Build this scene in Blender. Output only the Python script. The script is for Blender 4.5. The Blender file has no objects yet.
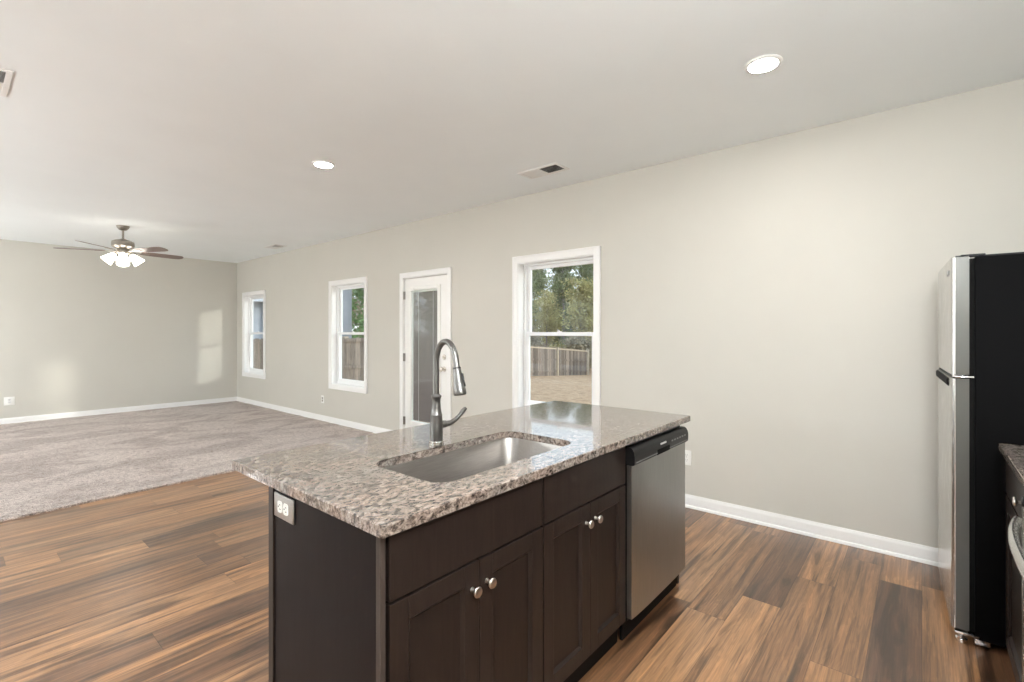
import bpy, bmesh, math, random
from mathutils import Vector, Matrix, Quaternion

SC = bpy.context.scene
COL = SC.collection
R = math.radians
random.seed(7)

# ------------------------------------------------------------------ camera
cam_d = bpy.data.cameras.new('camera')
cam = bpy.data.objects.new('camera', cam_d)
COL.objects.link(cam)
cam_d.sensor_width = 36.0
cam_d.lens = 483.64 / 1024 * 36
cam_d.shift_y = -0.00827
cam_d.clip_start = 0.05
cam_d.clip_end = 400
cam.location = (0, 0, 1.3658)
cam.rotation_euler = (R(90), 0, R(40.2843 - 90))
SC.camera = cam

# ------------------------------------------------------------------ world, sun, exposure
world = bpy.data.worlds.new('world')
SC.world = world
world.use_nodes = True
wn, wl = world.node_tree.nodes, world.node_tree.links
wn.clear()
w_out = wn.new('ShaderNodeOutputWorld')
w_bg = wn.new('ShaderNodeBackground')
w_tc = wn.new('ShaderNodeTexCoord')
w_sep = wn.new('ShaderNodeSeparateXYZ')
w_ramp = wn.new('ShaderNodeValToRGB')
w_ramp.color_ramp.elements[0].position = 0.0
w_ramp.color_ramp.elements[0].color = (0.90, 0.95, 1.0, 1)
w_ramp.color_ramp.elements[1].position = 0.7
w_ramp.color_ramp.elements[1].color = (0.55, 0.74, 1.0, 1)
wl.new(w_tc.outputs['Generated'], w_sep.inputs[0])
wl.new(w_sep.outputs['Z'], w_ramp.inputs[0])
wl.new(w_ramp.outputs[0], w_bg.inputs['Color'])
w_bg.inputs['Strength'].default_value = 0.55
wl.new(w_bg.outputs[0], w_out.inputs[0])

SUN_STRENGTH = 0.42
sun_d = bpy.data.lights.new('sun', 'SUN')
sun_d.energy = SUN_STRENGTH
sun_d.angle = R(3.4)
sun_d.color = (1.0, 0.95, 0.86)
sun = bpy.data.objects.new('sun', sun_d)
COL.objects.link(sun)
sun.location = (20, -25, 12)
sun.rotation_euler = Vector((-0.665, 1.0, -0.27)).to_track_quat('-Z', 'Y').to_euler()

CAN_STRENGTH = 95.0        # radiance of the lenses of the recessed downlights
SHADE_STRENGTH = 2.6        # radiance of the fan's lit glass shades
FILL_STRENGTH = 46.0       # radiance of the added fill globes outside the frame

vs = SC.view_settings
vs.view_transform = 'Standard'
vs.look = 'None'
vs.exposure = 1.78
vs.gamma = 1.0
vs.use_curve_mapping = False
SC.cycles.max_bounces = 14
SC.cycles.diffuse_bounces = 8
SC.cycles.transparent_max_bounces = 16
SC.cycles.use_denoising = True
SC.cycles.sample_clamp_indirect = 8

# ------------------------------------------------------------------ sizes
W = 3.785      # window wall, inner face (X)
D = 10.348     # far wall, inner face (Y)
H = 2.74       # ceiling
XL, YB = -2.8, -0.87
T = 0.914      # worktop height

# ------------------------------------------------------------------ materials
def new_mat(name):
    m = bpy.data.materials.new(name)
    m.use_nodes = True
    nt = m.node_tree
    return m, nt, nt.nodes['Principled BSDF']

def inp(b, name, v):
    if name in b.inputs:
        b.inputs[name].default_value = v

def mat(name, col, rough=0.5, metal=0.0, spec=0.5, bump=0.0, bscale=200, var=0.0, vscale=8, coat=0.0, emit=None, estr=0.0):
    m, nt, b = new_mat(name)
    c = (*col, 1)
    inp(b, 'Base Color', c); inp(b, 'Roughness', rough); inp(b, 'Metallic', metal)
    inp(b, 'Specular IOR Level', spec); inp(b, 'Coat Weight', coat); inp(b, 'Coat Roughness', 0.08)
    tc = nt.nodes.new('ShaderNodeTexCoord')
    if var > 0:
        n = nt.nodes.new('ShaderNodeTexNoise'); n.inputs['Scale'].default_value = vscale; n.inputs['Detail'].default_value = 4
        r = nt.nodes.new('ShaderNodeValToRGB')
        r.color_ramp.elements[0].position = 0.3; r.color_ramp.elements[1].position = 0.7
        r.color_ramp.elements[0].color = (*[x * (1 - var) for x in col], 1)
        r.color_ramp.elements[1].color = (*[min(1, x * (1 + var)) for x in col], 1)
        nt.links.new(tc.outputs['Object'], n.inputs['Vector'])
        nt.links.new(n.outputs[0], r.inputs[0]); nt.links.new(r.outputs[0], b.inputs['Base Color'])
    if bump > 0:
        n = nt.nodes.new('ShaderNodeTexNoise'); n.inputs['Scale'].default_value = bscale; n.inputs['Detail'].default_value = 3
        bp = nt.nodes.new('ShaderNodeBump'); bp.inputs['Strength'].default_value = bump; bp.inputs['Distance'].default_value = 0.002
        nt.links.new(tc.outputs['Object'], n.inputs['Vector'])
        nt.links.new(n.outputs[0], bp.inputs['Height']); nt.links.new(bp.outputs[0], b.inputs['Normal'])
    if emit:
        inp(b, 'Emission Color', (*emit, 1)); inp(b, 'Emission Strength', estr)
    return m

class NT:
    """small helper for node graphs"""
    def __init__(s, m): s.nt = m.node_tree; s.n = s.nt.nodes; s.l = s.nt.links
    def node(s, typ, **kw):
        nd = s.n.new(typ)
        for k, v in kw.items():
            if k in nd.inputs: nd.inputs[k].default_value = v
            else: setattr(nd, k, v)
        return nd
    def math(s, op, a, b=None, c=None):
        nd = s.n.new('ShaderNodeMath'); nd.operation = op
        for i, v in enumerate((a, b, c)):
            if v is None: continue
            if isinstance(v, (int, float)): nd.inputs[i].default_value = v
            else: s.l.new(v, nd.inputs[i])
        return nd.outputs[0]
    def ramp(s, fac, stops, interp='LINEAR'):
        nd = s.n.new('ShaderNodeValToRGB'); cr = nd.color_ramp; cr.interpolation = interp
        while len(cr.elements) < len(stops): cr.elements.new(0.5)
        for e, (p, c) in zip(cr.elements, stops): e.position = p; e.color = (*c, 1)
        s.l.new(fac, nd.inputs[0]); return nd.outputs[0]
    def mix(s, fac, a, b, mode='MIX'):
        nd = s.n.new('ShaderNodeMix'); nd.data_type = 'RGBA'; nd.blend_type = mode
        for i, v in ((0, fac), (6, a), (7, b)):
            if isinstance(v, (int, float)): nd.inputs[i].default_value = v
            elif isinstance(v, tuple): nd.inputs[i].default_value = (*v, 1)
            else: s.l.new(v, nd.inputs[i])
        return nd.outputs[2]
    def vec(s, x, y, z):
        nd = s.n.new('ShaderNodeCombineXYZ')
        for i, v in enumerate((x, y, z)):
            if isinstance(v, (int, float)): nd.inputs[i].default_value = v
            else: s.l.new(v, nd.inputs[i])
        return nd.outputs[0]
    def noise(s, vec, scale, detail=4, rough=0.55, dist=0.0):
        nd = s.node('ShaderNodeTexNoise', Scale=scale, Detail=detail, Roughness=rough, Distortion=dist)
        s.l.new(vec, nd.inputs['Vector']); return nd.outputs[0]
    def bump(s, h, strength, dist):
        nd = s.node('ShaderNodeBump', Strength=strength, Distance=dist)
        s.l.new(h, nd.inputs['Height']); return nd.outputs[0]

def wood_floor():
    m, nt, b = new_mat('plank_floor'); g = NT(m)
    tc = g.node('ShaderNodeTexCoord'); sep = g.node('ShaderNodeSeparateXYZ'); g.l.new(tc.outputs['Object'], sep.inputs[0])
    x, y = sep.outputs['X'], sep.outputs['Y']
    PW, PL = 0.178, 1.22
    yr = g.math('DIVIDE', y, PW); row = g.math('FLOOR', yr); fy = g.math('SUBTRACT', yr, row)
    wn1 = g.node('ShaderNodeTexWhiteNoise', noise_dimensions='1D'); g.l.new(row, wn1.inputs['W'])
    xr = g.math('ADD', g.math('DIVIDE', x, PL), g.math('MULTIPLY', wn1.outputs['Value'], 7.3))
    idx = g.math('FLOOR', xr); fx = g.math('SUBTRACT', xr, idx)
    wn2 = g.node('ShaderNodeTexWhiteNoise', noise_dimensions='2D'); g.l.new(g.vec(row, idx, 0), wn2.inputs['Vector'])
    rnd = wn2.outputs['Value']
    off = g.math('MULTIPLY', rnd, 37.0)
    # long grain
    gv = g.vec(g.math('ADD', g.math('MULTIPLY', x, 0.65), off), g.math('MULTIPLY', y, 20.0), off)
    grain = g.noise(gv, 1.6, 7, 0.62, 0.5)
    gv2 = g.vec(g.math('ADD', g.math('MULTIPLY', x, 1.8), off), g.math('MULTIPLY', y, 130.0), off)
    fine = g.noise(gv2, 1.2, 4, 0.6, 0.4)
    kn = g.vec(g.math('ADD', g.math('MULTIPLY', x, 0.95), off), g.math('MULTIPLY', y, 8.5), off)
    blot = g.noise(kn, 1.5, 4, 0.55, 0.5)
    tone = g.ramp(rnd, [(0.0, (0.155, 0.080, 0.042)), (0.22, (0.208, 0.106, 0.050)), (0.45, (0.295, 0.152, 0.069)), (0.62, (0.41, 0.214, 0.095)), (0.82, (0.355, 0.197, 0.098)), (1.0, (0.208, 0.116, 0.062))])
    gcol = g.ramp(grain, [(0.34, (0.28, 0.25, 0.235)), (0.43, (0.66, 0.63, 0.61)), (0.50, (0.98, 0.97, 0.96)), (0.58, (1.14, 1.12, 1.08)), (0.68, (1.42, 1.37, 1.28))])
    c = g.mix(1.0, tone, gcol, 'MULTIPLY')
    bcol = g.ramp(blot, [(0.32, (0.22, 0.19, 0.17)), (0.41, (0.68, 0.65, 0.63)), (0.50, (1.0, 1.0, 1.0)), (0.64, (1.10, 1.08, 1.05)), (0.8, (1.3, 1.25, 1.2))])
    c = g.mix(0.85, c, bcol, 'MULTIPLY')
    # growth-ring figure: warped contour lines
    ring = g.math('SINE', g.math('MULTIPLY', blot, 70.0))
    rcol = g.ramp(ring, [(0.0, (0.74, 0.71, 0.69)), (0.45, (1.0, 1.0, 1.0)), (1.0, (1.05, 1.04, 1.03))])
    c = g.mix(0.55, c, rcol, 'MULTIPLY')
    fcol = g.ramp(fine, [(0.3, (0.62, 0.60, 0.58)), (0.6, (1.12, 1.12, 1.12))])
    c = g.mix(0.75, c, fcol, 'MULTIPLY')
    # plank seams
    ey = g.math('MULTIPLY', g.math('MINIMUM', fy, g.math('SUBTRACT', 1.0, fy)), PW)
    ex = g.math('MULTIPLY', g.math('MINIMUM', fx, g.math('SUBTRACT', 1.0, fx)), PL)
    e = g.math('MINIMUM', ex, ey)
    seam = g.ramp(g.math('DIVIDE', e, 0.0022), [(0.0, (0.35, 0.32, 0.30)), (1.0, (1, 1, 1))])
    c = g.mix(1.0, c, seam, 'MULTIPLY')
    g.l.new(c, b.inputs['Base Color'])
    rr = g.math('ADD', 0.27, g.math('MULTIPLY', grain, 0.16)); g.l.new(rr, b.inputs['Roughness'])
    inp(b, 'Specular IOR Level', 0.8); inp(b, 'Coat Weight', 0.45); inp(b, 'Coat Roughness', 0.30)
    hgt = g.math('ADD', g.math('MULTIPLY', fine, 0.25), g.math('MINIMUM', g.math('DIVIDE', e, 0.003), 1.0))
    g.l.new(g.bump(hgt, 0.25, 0.0012), b.inputs['Normal'])
    return m

def carpet_mat():
    m, nt, b = new_mat('carpet_pile'); g = NT(m)
    tc = g.node('ShaderNodeTexCoord'); o = tc.outputs['Object']
    n1 = g.noise(o, 120, 3, 0.75); n2 = g.noise(o, 30, 5, 0.75, 0.8)
    mp = g.node('ShaderNodeMapping'); mp.inputs['Scale'].default_value = (0.9, 1.6, 1); mp.inputs['Rotation'].default_value = (0, 0, 0.35)
    g.l.new(o, mp.inputs[0]); n3 = g.noise(mp.outputs[0], 1.3, 3, 0.5, 1.2)
    c1 = g.ramp(n1, [(0.34, (0.21, 0.165, 0.145)), (0.5, (0.52, 0.446, 0.405)), (0.66, (0.78, 0.71, 0.66))])
    c2 = g.ramp(n2, [(0.33, (0.50, 0.47, 0.46)), (0.5, (1, 1, 1)), (0.66, (1.2, 1.2, 1.2))])
    c3 = g.ramp(n3, [(0.40, (0.80, 0.77, 0.76)), (0.56, (1.08, 1.08, 1.08))])
    c = g.mix(1.0, c1, c2, 'MULTIPLY'); c = g.mix(1.0, c, c3, 'MULTIPLY')
    g.l.new(c, b.inputs['Base Color']); inp(b, 'Roughness', 0.95); inp(b, 'Specular IOR Level', 0.1); inp(b, 'Sheen Weight', 0.2)
    h = g.math('ADD', g.math('MULTIPLY', n1, 0.6), n2)
    g.l.new(g.bump(h, 0.9, 0.012), b.inputs['Normal'])
    return m

def granite_mat():
    m, nt, b = new_mat('granite'); g = NT(m)
    tc = g.node('ShaderNodeTexCoord'); mp = g.node('ShaderNodeMapping')
    mp.inputs['Rotation'].default_value = (0.3, 0.2, 0.7); mp.inputs['Scale'].default_value = (1.0, 1.7, 1.3)
    g.l.new(tc.outputs['Object'], mp.inputs[0]); o = mp.outputs[0]
    n1 = g.noise(o, 42, 7, 0.72, 0.6); n2 = g.noise(o, 120, 5, 0.7, 0.5); n3 = g.noise(o, 6, 3, 0.5, 0.6)
    c = g.ramp(n1, [(0.36, (0.030, 0.024, 0.021)), (0.43, (0.095, 0.076, 0.065)), (0.50, (0.225, 0.187, 0.162)), (0.57, (0.315, 0.270, 0.238)), (0.68, (0.40, 0.38, 0.36))])
    sp = g.ramp(n2, [(0.34, (0.16, 0.145, 0.14)), (0.45, (0.86, 0.85, 0.85)), (0.58, (1.08, 1.07, 1.06)), (0.70, (1.40, 1.40, 1.40))])
    c = g.mix(0.75, c, sp, 'MULTIPLY')
    hue = g.ramp(n3, [(0.38, (0.90, 0.94, 0.95)), (0.62, (1.06, 1.0, 0.96))])
    c = g.mix(1.0, c, hue, 'MULTIPLY')
    g.l.new(c, b.inputs['Base Color'])
    inp(b, 'Roughness', 0.10); inp(b, 'Specular IOR Level', 0.5)
    inp(b, 'Coat Weight', 0.5); inp(b, 'Coat Roughness', 0.03)
    return m

def cabinet_mat(name, a, c_, rough=0.33):
    m, nt, b = new_mat(name); g = NT(m)
    tc = g.node('ShaderNodeTexCoord'); mp = g.node('ShaderNodeMapping'); mp.inputs['Scale'].default_value = (9, 9, 0.9)
    g.l.new(tc.outputs['Object'], mp.inputs[0])
    n = g.noise(mp.outputs[0], 6, 5, 0.6, 0.6)
    g.l.new(g.ramp(n, [(0.3, a), (0.7, c_)]), b.inputs['Base Color'])
    inp(b, 'Roughness', rough); inp(b, 'Specular IOR Level', 0.22)
    return m

def steel_mat(name, col, rough, axis_scale):
    m, nt, b = new_mat(name); g = NT(m)
    tc = g.node('ShaderNodeTexCoord'); mp = g.node('ShaderNodeMapping'); mp.inputs['Scale'].default_value = axis_scale
    g.l.new(tc.outputs['Object'], mp.inputs[0])
    n = g.noise(mp.outputs[0], 5, 4, 0.6)
    g.l.new(g.ramp(n, [(0.3, tuple(x * 0.9 for x in col)), (0.7, tuple(x * 1.08 for x in col))]), b.inputs['Base Color'])
    inp(b, 'Metallic', 1.0)
    g.l.new(g.math('ADD', rough - 0.05, g.math('MULTIPLY', n, 0.1)), b.inputs['Roughness'])
    g.l.new(g.bump(n, 0.05, 0.001), b.inputs['Normal'])
    return m

def glass_mat():
    m = bpy.data.materials.new('window_glass'); m.use_nodes = True; g = NT(m); g.n.clear()
    out = g.node('ShaderNodeOutputMaterial'); tr = g.node('ShaderNodeBsdfTransparent'); gl = g.node('ShaderNodeBsdfGlossy')
    tr.inputs[0].default_value = (0.95, 0.97, 0.96, 1); gl.inputs['Roughness'].default_value = 0.02
    fr = g.node('ShaderNodeFresnel'); geo = g.node('ShaderNodeNewGeometry')
    ior = g.math('ADD', 1.45, g.math('MULTIPLY', geo.outputs['Backfacing'], 1 / 1.45 - 1.45)); g.l.new(ior, fr.inputs['IOR']); mx = g.node('ShaderNodeMixShader')
    g.l.new(fr.outputs[0], mx.inputs[0]); g.l.new(tr.outputs[0], mx.inputs[1]); g.l.new(gl.outputs[0], mx.inputs[2])
    g.l.new(mx.outputs[0], out.inputs[0])
    return m

def board_mat(name, base, var, width, axis=0):
    """weathered upright boards: random tone per board, streaks along the grain"""
    m, nt, b = new_mat(name); g = NT(m)
    tc = g.node('ShaderNodeTexCoord'); sep = g.node('ShaderNodeSeparateXYZ'); g.l.new(tc.outputs['Object'], sep.inputs[0])
    bi = g.math('FLOOR', g.math('DIVIDE', sep.outputs[axis], width))
    wnn = g.node('ShaderNodeTexWhiteNoise', noise_dimensions='1D'); g.l.new(bi, wnn.inputs['W'])
    mp = g.node('ShaderNodeMapping'); mp.inputs['Scale'].default_value = (14, 14, 1.0); g.l.new(tc.outputs['Object'], mp.inputs[0])
    n = g.noise(mp.outputs[0], 2.0, 5, 0.65, 0.8)
    t = g.ramp(wnn.outputs[0], [(0, tuple(x * (1 - var) for x in base)), (0.5, base), (1, tuple(x * (1 + var) for x in base))])
    st = g.ramp(n, [(0.3, (0.55, 0.53, 0.52)), (0.5, (1, 0.98, 0.96)), (0.7, (1.3, 1.26, 1.2))])
    g.l.new(g.mix(1.0, t, st, 'MULTIPLY'), b.inputs['Base Color']); inp(b, 'Roughness', 0.9)
    return m

def grass_mat():
    m, nt, b = new_mat('dry_grass'); g = NT(m)
    tc = g.node('ShaderNodeTexCoord'); o = tc.outputs['Object']
    n1 = g.noise(o, 3.2, 6, 0.75, 0.5); n2 = g.noise(o, 22, 4, 0.7)
    c = g.ramp(n1, [(0.30, (0.33, 0.195, 0.105)), (0.48, (0.58, 0.365, 0.215)), (0.7, (0.70, 0.48, 0.30))])
    c = g.mix(1.0, c, g.ramp(n2, [(0.3, (0.72, 0.70, 0.68)), (0.6, (1.1, 1.1, 1.1))]), 'MULTIPLY')
    g.l.new(c, b.inputs['Base Color']); inp(b, 'Roughness', 1.0); inp(b, 'Specular IOR Level', 0.1)
    g.l.new(g.bump(n2, 0.6, 0.05), b.inputs['Normal'])
    return m

def siding_mat(name, a, c_):
    m, nt, b = new_mat(name); g = NT(m)
    tc = g.node('ShaderNodeTexCoord'); sep = g.node('ShaderNodeSeparateXYZ'); g.l.new(tc.outputs['Object'], sep.inputs[0])
    z = g.math('DIVIDE', sep.outputs['Z'], 0.16); f = g.math('SUBTRACT', z, g.math('FLOOR', z))
    g.l.new(g.bump(f, 0.8, 0.02), b.inputs['Normal'])
    n = g.noise(tc.outputs['Object'], 3, 3)
    g.l.new(g.ramp(n, [(0.3, a), (0.7, c_)]), b.inputs['Base Color']); inp(b, 'Roughness', 0.7)
    return m

def wall_paint(name, col):
    return mat(name, col, rough=0.75, spec=0.25, bump=0.12, bscale=140, var=0.012, vscale=2.0)

M = {}
M['wall'] = wall_paint('greige_paint', (0.593, 0.578, 0.527))
M['ceiling'] = wall_paint('ceiling_paint', (0.865, 0.905, 0.920))
M['trim'] = mat('white_trim', (0.84, 0.84, 0.83), 0.35, bump=0.03, bscale=60)
M['vinyl'] = mat('white_vinyl', (0.86, 0.87, 0.87), 0.4)
M['door_paint'] = mat('white_door_paint', (0.82, 0.82, 0.80), 0.4, bump=0.04, bscale=60)
M['floor'] = wood_floor()
M['carpet'] = carpet_mat()
M['granite'] = granite_mat()
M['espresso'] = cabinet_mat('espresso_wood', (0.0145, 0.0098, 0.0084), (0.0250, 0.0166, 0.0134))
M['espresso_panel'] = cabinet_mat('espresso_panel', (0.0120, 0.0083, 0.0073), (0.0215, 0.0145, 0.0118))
M['espresso_highlight'] = cabinet_mat('espresso_highlight', (0.040, 0.030, 0.025), (0.060, 0.046, 0.039))  # lighter espresso: bevel reflection painted onto the front end stile
M['espresso_end_shaded'] = cabinet_mat('espresso_end_shaded', (0.0070, 0.0048, 0.0050), (0.0105, 0.0072, 0.0074), 0.40)  # espresso darkened for the end panel, shade painted in against strong left light
inp(M['espresso_end_shaded'].node_tree.nodes['Principled BSDF'], 'Specular IOR Level', 0.10)
M['toe'] = mat('toe_kick_black', (0.005, 0.004, 0.0036), 0.6, spec=0.12)
M['carcass'] = mat('carcass_wood', (0.30, 0.22, 0.15), 0.6, var=0.1)
M['nickel'] = mat('satin_nickel', (0.66, 0.62, 0.57), 0.28, 1.0, var=0.04, vscale=40)
M['fan_metal'] = mat('brushed_pewter', (0.36, 0.33, 0.29), 0.32, 1.0)
M['chrome'] = mat('chrome', (0.82, 0.82, 0.82), 0.12, 1.0)
M['faucet'] = steel_mat('spot_resist_steel', (0.20, 0.196, 0.19), 0.36, (30, 30, 4))
M['faucet_ring'] = mat('polished_steel_ring', (0.42, 0.41, 0.39), 0.2, 1.0)
M['sink'] = steel_mat('sink_steel', (0.42, 0.40, 0.38), 0.38, (3, 40, 40))
M['steel'] = steel_mat('brushed_steel', (0.40, 0.41, 0.40), 0.34, (60, 60, 1.5))
M['steel_light'] = steel_mat('brushed_steel_door', (0.66, 0.655, 0.64), 0.26, (60, 60, 1.5))
M['steel_side'] = mat('grey_metal_paint', (0.125, 0.125, 0.115), 0.38, 0.4, var=0.03)
M['black'] = mat('black_plastic', (0.007, 0.007, 0.0075), 0.38, spec=0.3, bump=0.02)
M['black_gloss'] = mat('black_gloss', (0.010, 0.010, 0.011), 0.12)
M['fridge_side'] = mat('textured_black_steel', (0.0028, 0.0028, 0.0031), 0.6, spec=0.06, bump=0.25, bscale=420)
M['gasket'] = mat('black_gasket', (0.004, 0.004, 0.004), 0.7, spec=0.15)
M['white_plastic'] = mat('white_plastic', (0.83, 0.83, 0.80), 0.35)
M['grey_mark'] = mat('grey_mark', (0.16, 0.16, 0.16), 0.4)
M['pale_mark'] = mat('pale_mark', (0.7, 0.7, 0.7), 0.4)
M['slot'] = mat('slot_dark', (0.03, 0.03, 0.03), 0.6)
M['tan_receptacle'] = mat('grey_brown_receptacle', (0.23, 0.20, 0.17), 0.4)
M['plate_metal'] = steel_mat('plate_steel', (0.50, 0.49, 0.475), 0.36, (4, 40, 40))
M['duct_dark'] = mat('duct_dark', (0.05, 0.05, 0.05), 0.9)
M['vent_white'] = mat('vent_enamel', (0.80, 0.80, 0.79), 0.4)
M['glass'] = glass_mat()
M['lens'] = mat('lit_lens', (1, 1, 1), 0.5, emit=(1.0, 0.985, 0.96), estr=CAN_STRENGTH)
M['shade'] = mat('lit_frosted_shade', (0.95, 0.93, 0.88), 0.4, emit=(1.0, 0.93, 0.82), estr=SHADE_STRENGTH)
M['globe'] = mat('added_fill_globe', (0.95, 0.93, 0.88), 0.3, emit=(0.95, 0.98, 1.0), estr=FILL_STRENGTH)
M['blade'] = mat('fan_blade_wood', (0.19, 0.135, 0.12), 0.4, var=0.12, vscale=12)
M['blind'] = mat('mini_blind', (0.215, 0.175, 0.17), 0.6)
M['hinge_metal'] = mat('hinge_metal', (0.30, 0.28, 0.26), 0.35, 1.0)
M['fence'] = board_mat('weathered_fence', (0.25, 0.205, 0.168), 0.5, 0.145)
M['fence_post'] = mat('fence_pine', (0.58, 0.47, 0.34), 0.9, var=0.12, vscale=9)
M['grass'] = grass_mat()
M['siding'] = siding_mat('pale_siding', (0.44, 0.50, 0.58), (0.52, 0.58, 0.66))
M['siding_shaded'] = siding_mat('shaded_siding', (0.22, 0.245, 0.28), (0.27, 0.295, 0.33))  # darker copy of the siding, shade put into the colour
M['house_trim'] = mat('house_trim', (0.78, 0.82, 0.87), 0.6)
M['shingle'] = mat('shingle', (0.10, 0.10, 0.105), 0.9, var=0.25, vscale=20)
M['house_glass'] = mat('house_glass', (0.03, 0.04, 0.045), 0.08)
M['bark'] = mat('bark', (0.29, 0.235, 0.19), 0.95, var=0.35, vscale=6)
M['leaf_pine'] = mat('leaf_pine', (0.21, 0.235, 0.09), 0.8, var=0.40, vscale=0.9)
M['leaf_olive'] = mat('leaf_olive', (0.47, 0.41, 0.16), 0.8, var=0.40, vscale=0.9)
M['leaf_green'] = mat('leaf_green', (0.13, 0.25, 0.055), 0.7, var=0.35, vscale=1.2)
M['leaf_dry'] = mat('leaf_dry', (0.36, 0.29, 0.18), 0.9, var=0.35, vscale=1.0)

# ------------------------------------------------------------------ mesh helpers
class MB:
    def __init__(s): s.bm = bmesh.new()
    def box(s, x0, x1, y0, y1, z0, z1, bevel=0.0, seg=2):
        r = bmesh.ops.create_cube(s.bm, size=1.0)
        vs_ = r['verts']
        for v in vs_:
            v.co = Vector((x0 + (v.co.x + .5) * (x1 - x0), y0 + (v.co.y + .5) * (y1 - y0), z0 + (v.co.z + .5) * (z1 - z0)))
        if bevel > 0:
            es = list({e for v in vs_ for e in v.link_edges})
            bmesh.ops.bevel(s.bm, geom=es, offset=bevel, segments=seg, affect='EDGES', profile=0.5)
        return s
    def prism(s, pts, axis, a, b):
        """closed 2-D outline extruded along axis ('X','Y','Z') from a to b"""
        def P(u, v, w): return {'X': (w, u, v), 'Y': (u, w, v), 'Z': (u, v, w)}[axis]
        A = [s.bm.verts.new(P(u, v, a)) for u, v in pts]; B = [s.bm.verts.new(P(u, v, b)) for u, v in pts]
        n = len(pts)
        s.bm.faces.new(A); s.bm.faces.new(B[::-1])
        for i in range(n): s.bm.faces.new((A[i], B[i], B[(i + 1) % n], A[(i + 1) % n]))
        return s
    def rings(s, rings, close=True, cap0=True, cap1=True):
        VV = [[s.bm.verts.new(p) for p in r] for r in rings]
        n = len(rings[0])
        for a, b in zip(VV, VV[1:]):
            for i in range(n if close else n - 1):
                j = (i + 1) % n
                s.bm.faces.new((a[i], a[j], b[j], b[i]))
        if cap0: s.bm.faces.new(VV[0][::-1])
        if cap1: s.bm.faces.new(VV[-1])
        return s
    def lathe(s, prof, origin=(0, 0, 0), axis=(0, 0, 1), seg=24, cap0=True, cap1=True):
        q = Vector((0, 0, 1)).rotation_difference(Vector(axis).normalized()); o = Vector(origin)
        rs = []
        for r, h in prof:
            r = max(r, 1e-4)
            rs.append([o + q @ Vector((r * math.cos(2 * math.pi * i / seg), r * math.sin(2 * math.pi * i / seg), h)) for i in range(seg)])
        return s.rings(rs, True, cap0, cap1)
    def tube(s, pts, rad, seg=12, flat=None):
        pts = [Vector(p) for p in pts]
        if not isinstance(rad, (list, tuple)): rad = [rad] * len(pts)
        rs = []; up = None
        for i, p in enumerate(pts):
            t = (pts[min(i + 1, len(pts) - 1)] - pts[max(i - 1, 0)]).normalized()
            if up is None:
                up = t.orthogonal().normalized() if flat is None else Vector(flat)
            up = (up - t * up.dot(t)).normalized(); sd = t.cross(up)
            ra = rad[i]
            ru, rs_ = ra if isinstance(ra, tuple) else (ra, ra)
            rs.append([p + up * ru * math.cos(2 * math.pi * k / seg) + sd * rs_ * math.sin(2 * math.pi * k / seg) for k in range(seg)])
        return s.rings(rs)
    def quad(s, a, b, c, d):
        s.bm.faces.new([s.bm.verts.new(p) for p in (a, b, c, d)]); return s
    def build(s, name, m, parent=None, smooth=None):
        me = bpy.data.meshes.new(name)
        bmesh.ops.recalc_face_normals(s.bm, faces=s.bm.faces[:])
        s.bm.to_mesh(me); s.bm.free()
        if m: me.materials.append(m)
        o = bpy.data.objects.new(name, me); COL.objects.link(o)
        if smooth is not None:
            for p in me.polygons: p.use_smooth = True
            me.set_sharp_from_angle(angle=R(smooth))
        if parent is not None: adopt(o, parent)
        return o

def world_matrix(o):
    mb = Matrix.LocRotScale(o.location, o.rotation_euler, o.scale)
    if o.parent: return world_matrix(o.parent) @ o.matrix_parent_inverse @ mb
    return mb
def adopt(o, parent):
    o.parent = parent
    o.matrix_parent_inverse = world_matrix(parent).inverted()
def tag(o, label=None, cat=None, group=None, kind=None):
    if label: o['label'] = label
    if cat: o['category'] = cat
    if group: o['group'] = group
    if kind: o['kind'] = kind
    return o
def thing(name, label, cat, loc=(0, 0, 0), group=None, kind=None):
    o = bpy.data.objects.new(name, None); COL.objects.link(o)
    o.empty_display_size = 0.05; o.location = loc
    return tag(o, label, cat, group, kind)
KIDS = {}
def copy_tree(o, parent=None):
    c = o.copy(); COL.objects.link(c)
    if parent is not None:
        c.parent = parent; c.matrix_parent_inverse = o.matrix_parent_inverse.copy()
    for ch in [k for k in list(bpy.data.objects) if k.parent == o]:
        copy_tree(ch, c)
    return c
def struct(o, label=None, cat=None): return tag(o, label, cat, kind='structure')

# ------------------------------------------------------------------ room shell
def panelled_wall(x0, x1, holes, y0, y1, z1):
    """wall slab along Y between x0 and x1 with rectangular holes (ya, yb, za, zb)"""
    mb = MB(); cur = y0
    for ya, yb, za, zb in sorted(holes):
        mb.box(x0, x1, cur, ya, 0 - 0.1, z1)
        if za > 0.02: mb.box(x0, x1, ya, yb, -0.1, za)
        else: mb.box(x0, x1, ya, yb, -0.1, -0.001)
        mb.box(x0, x1, ya, yb, zb, z1)
        cur = yb
    mb.box(x0, x1, cur, y1, -0.1, z1)
    return mb

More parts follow.
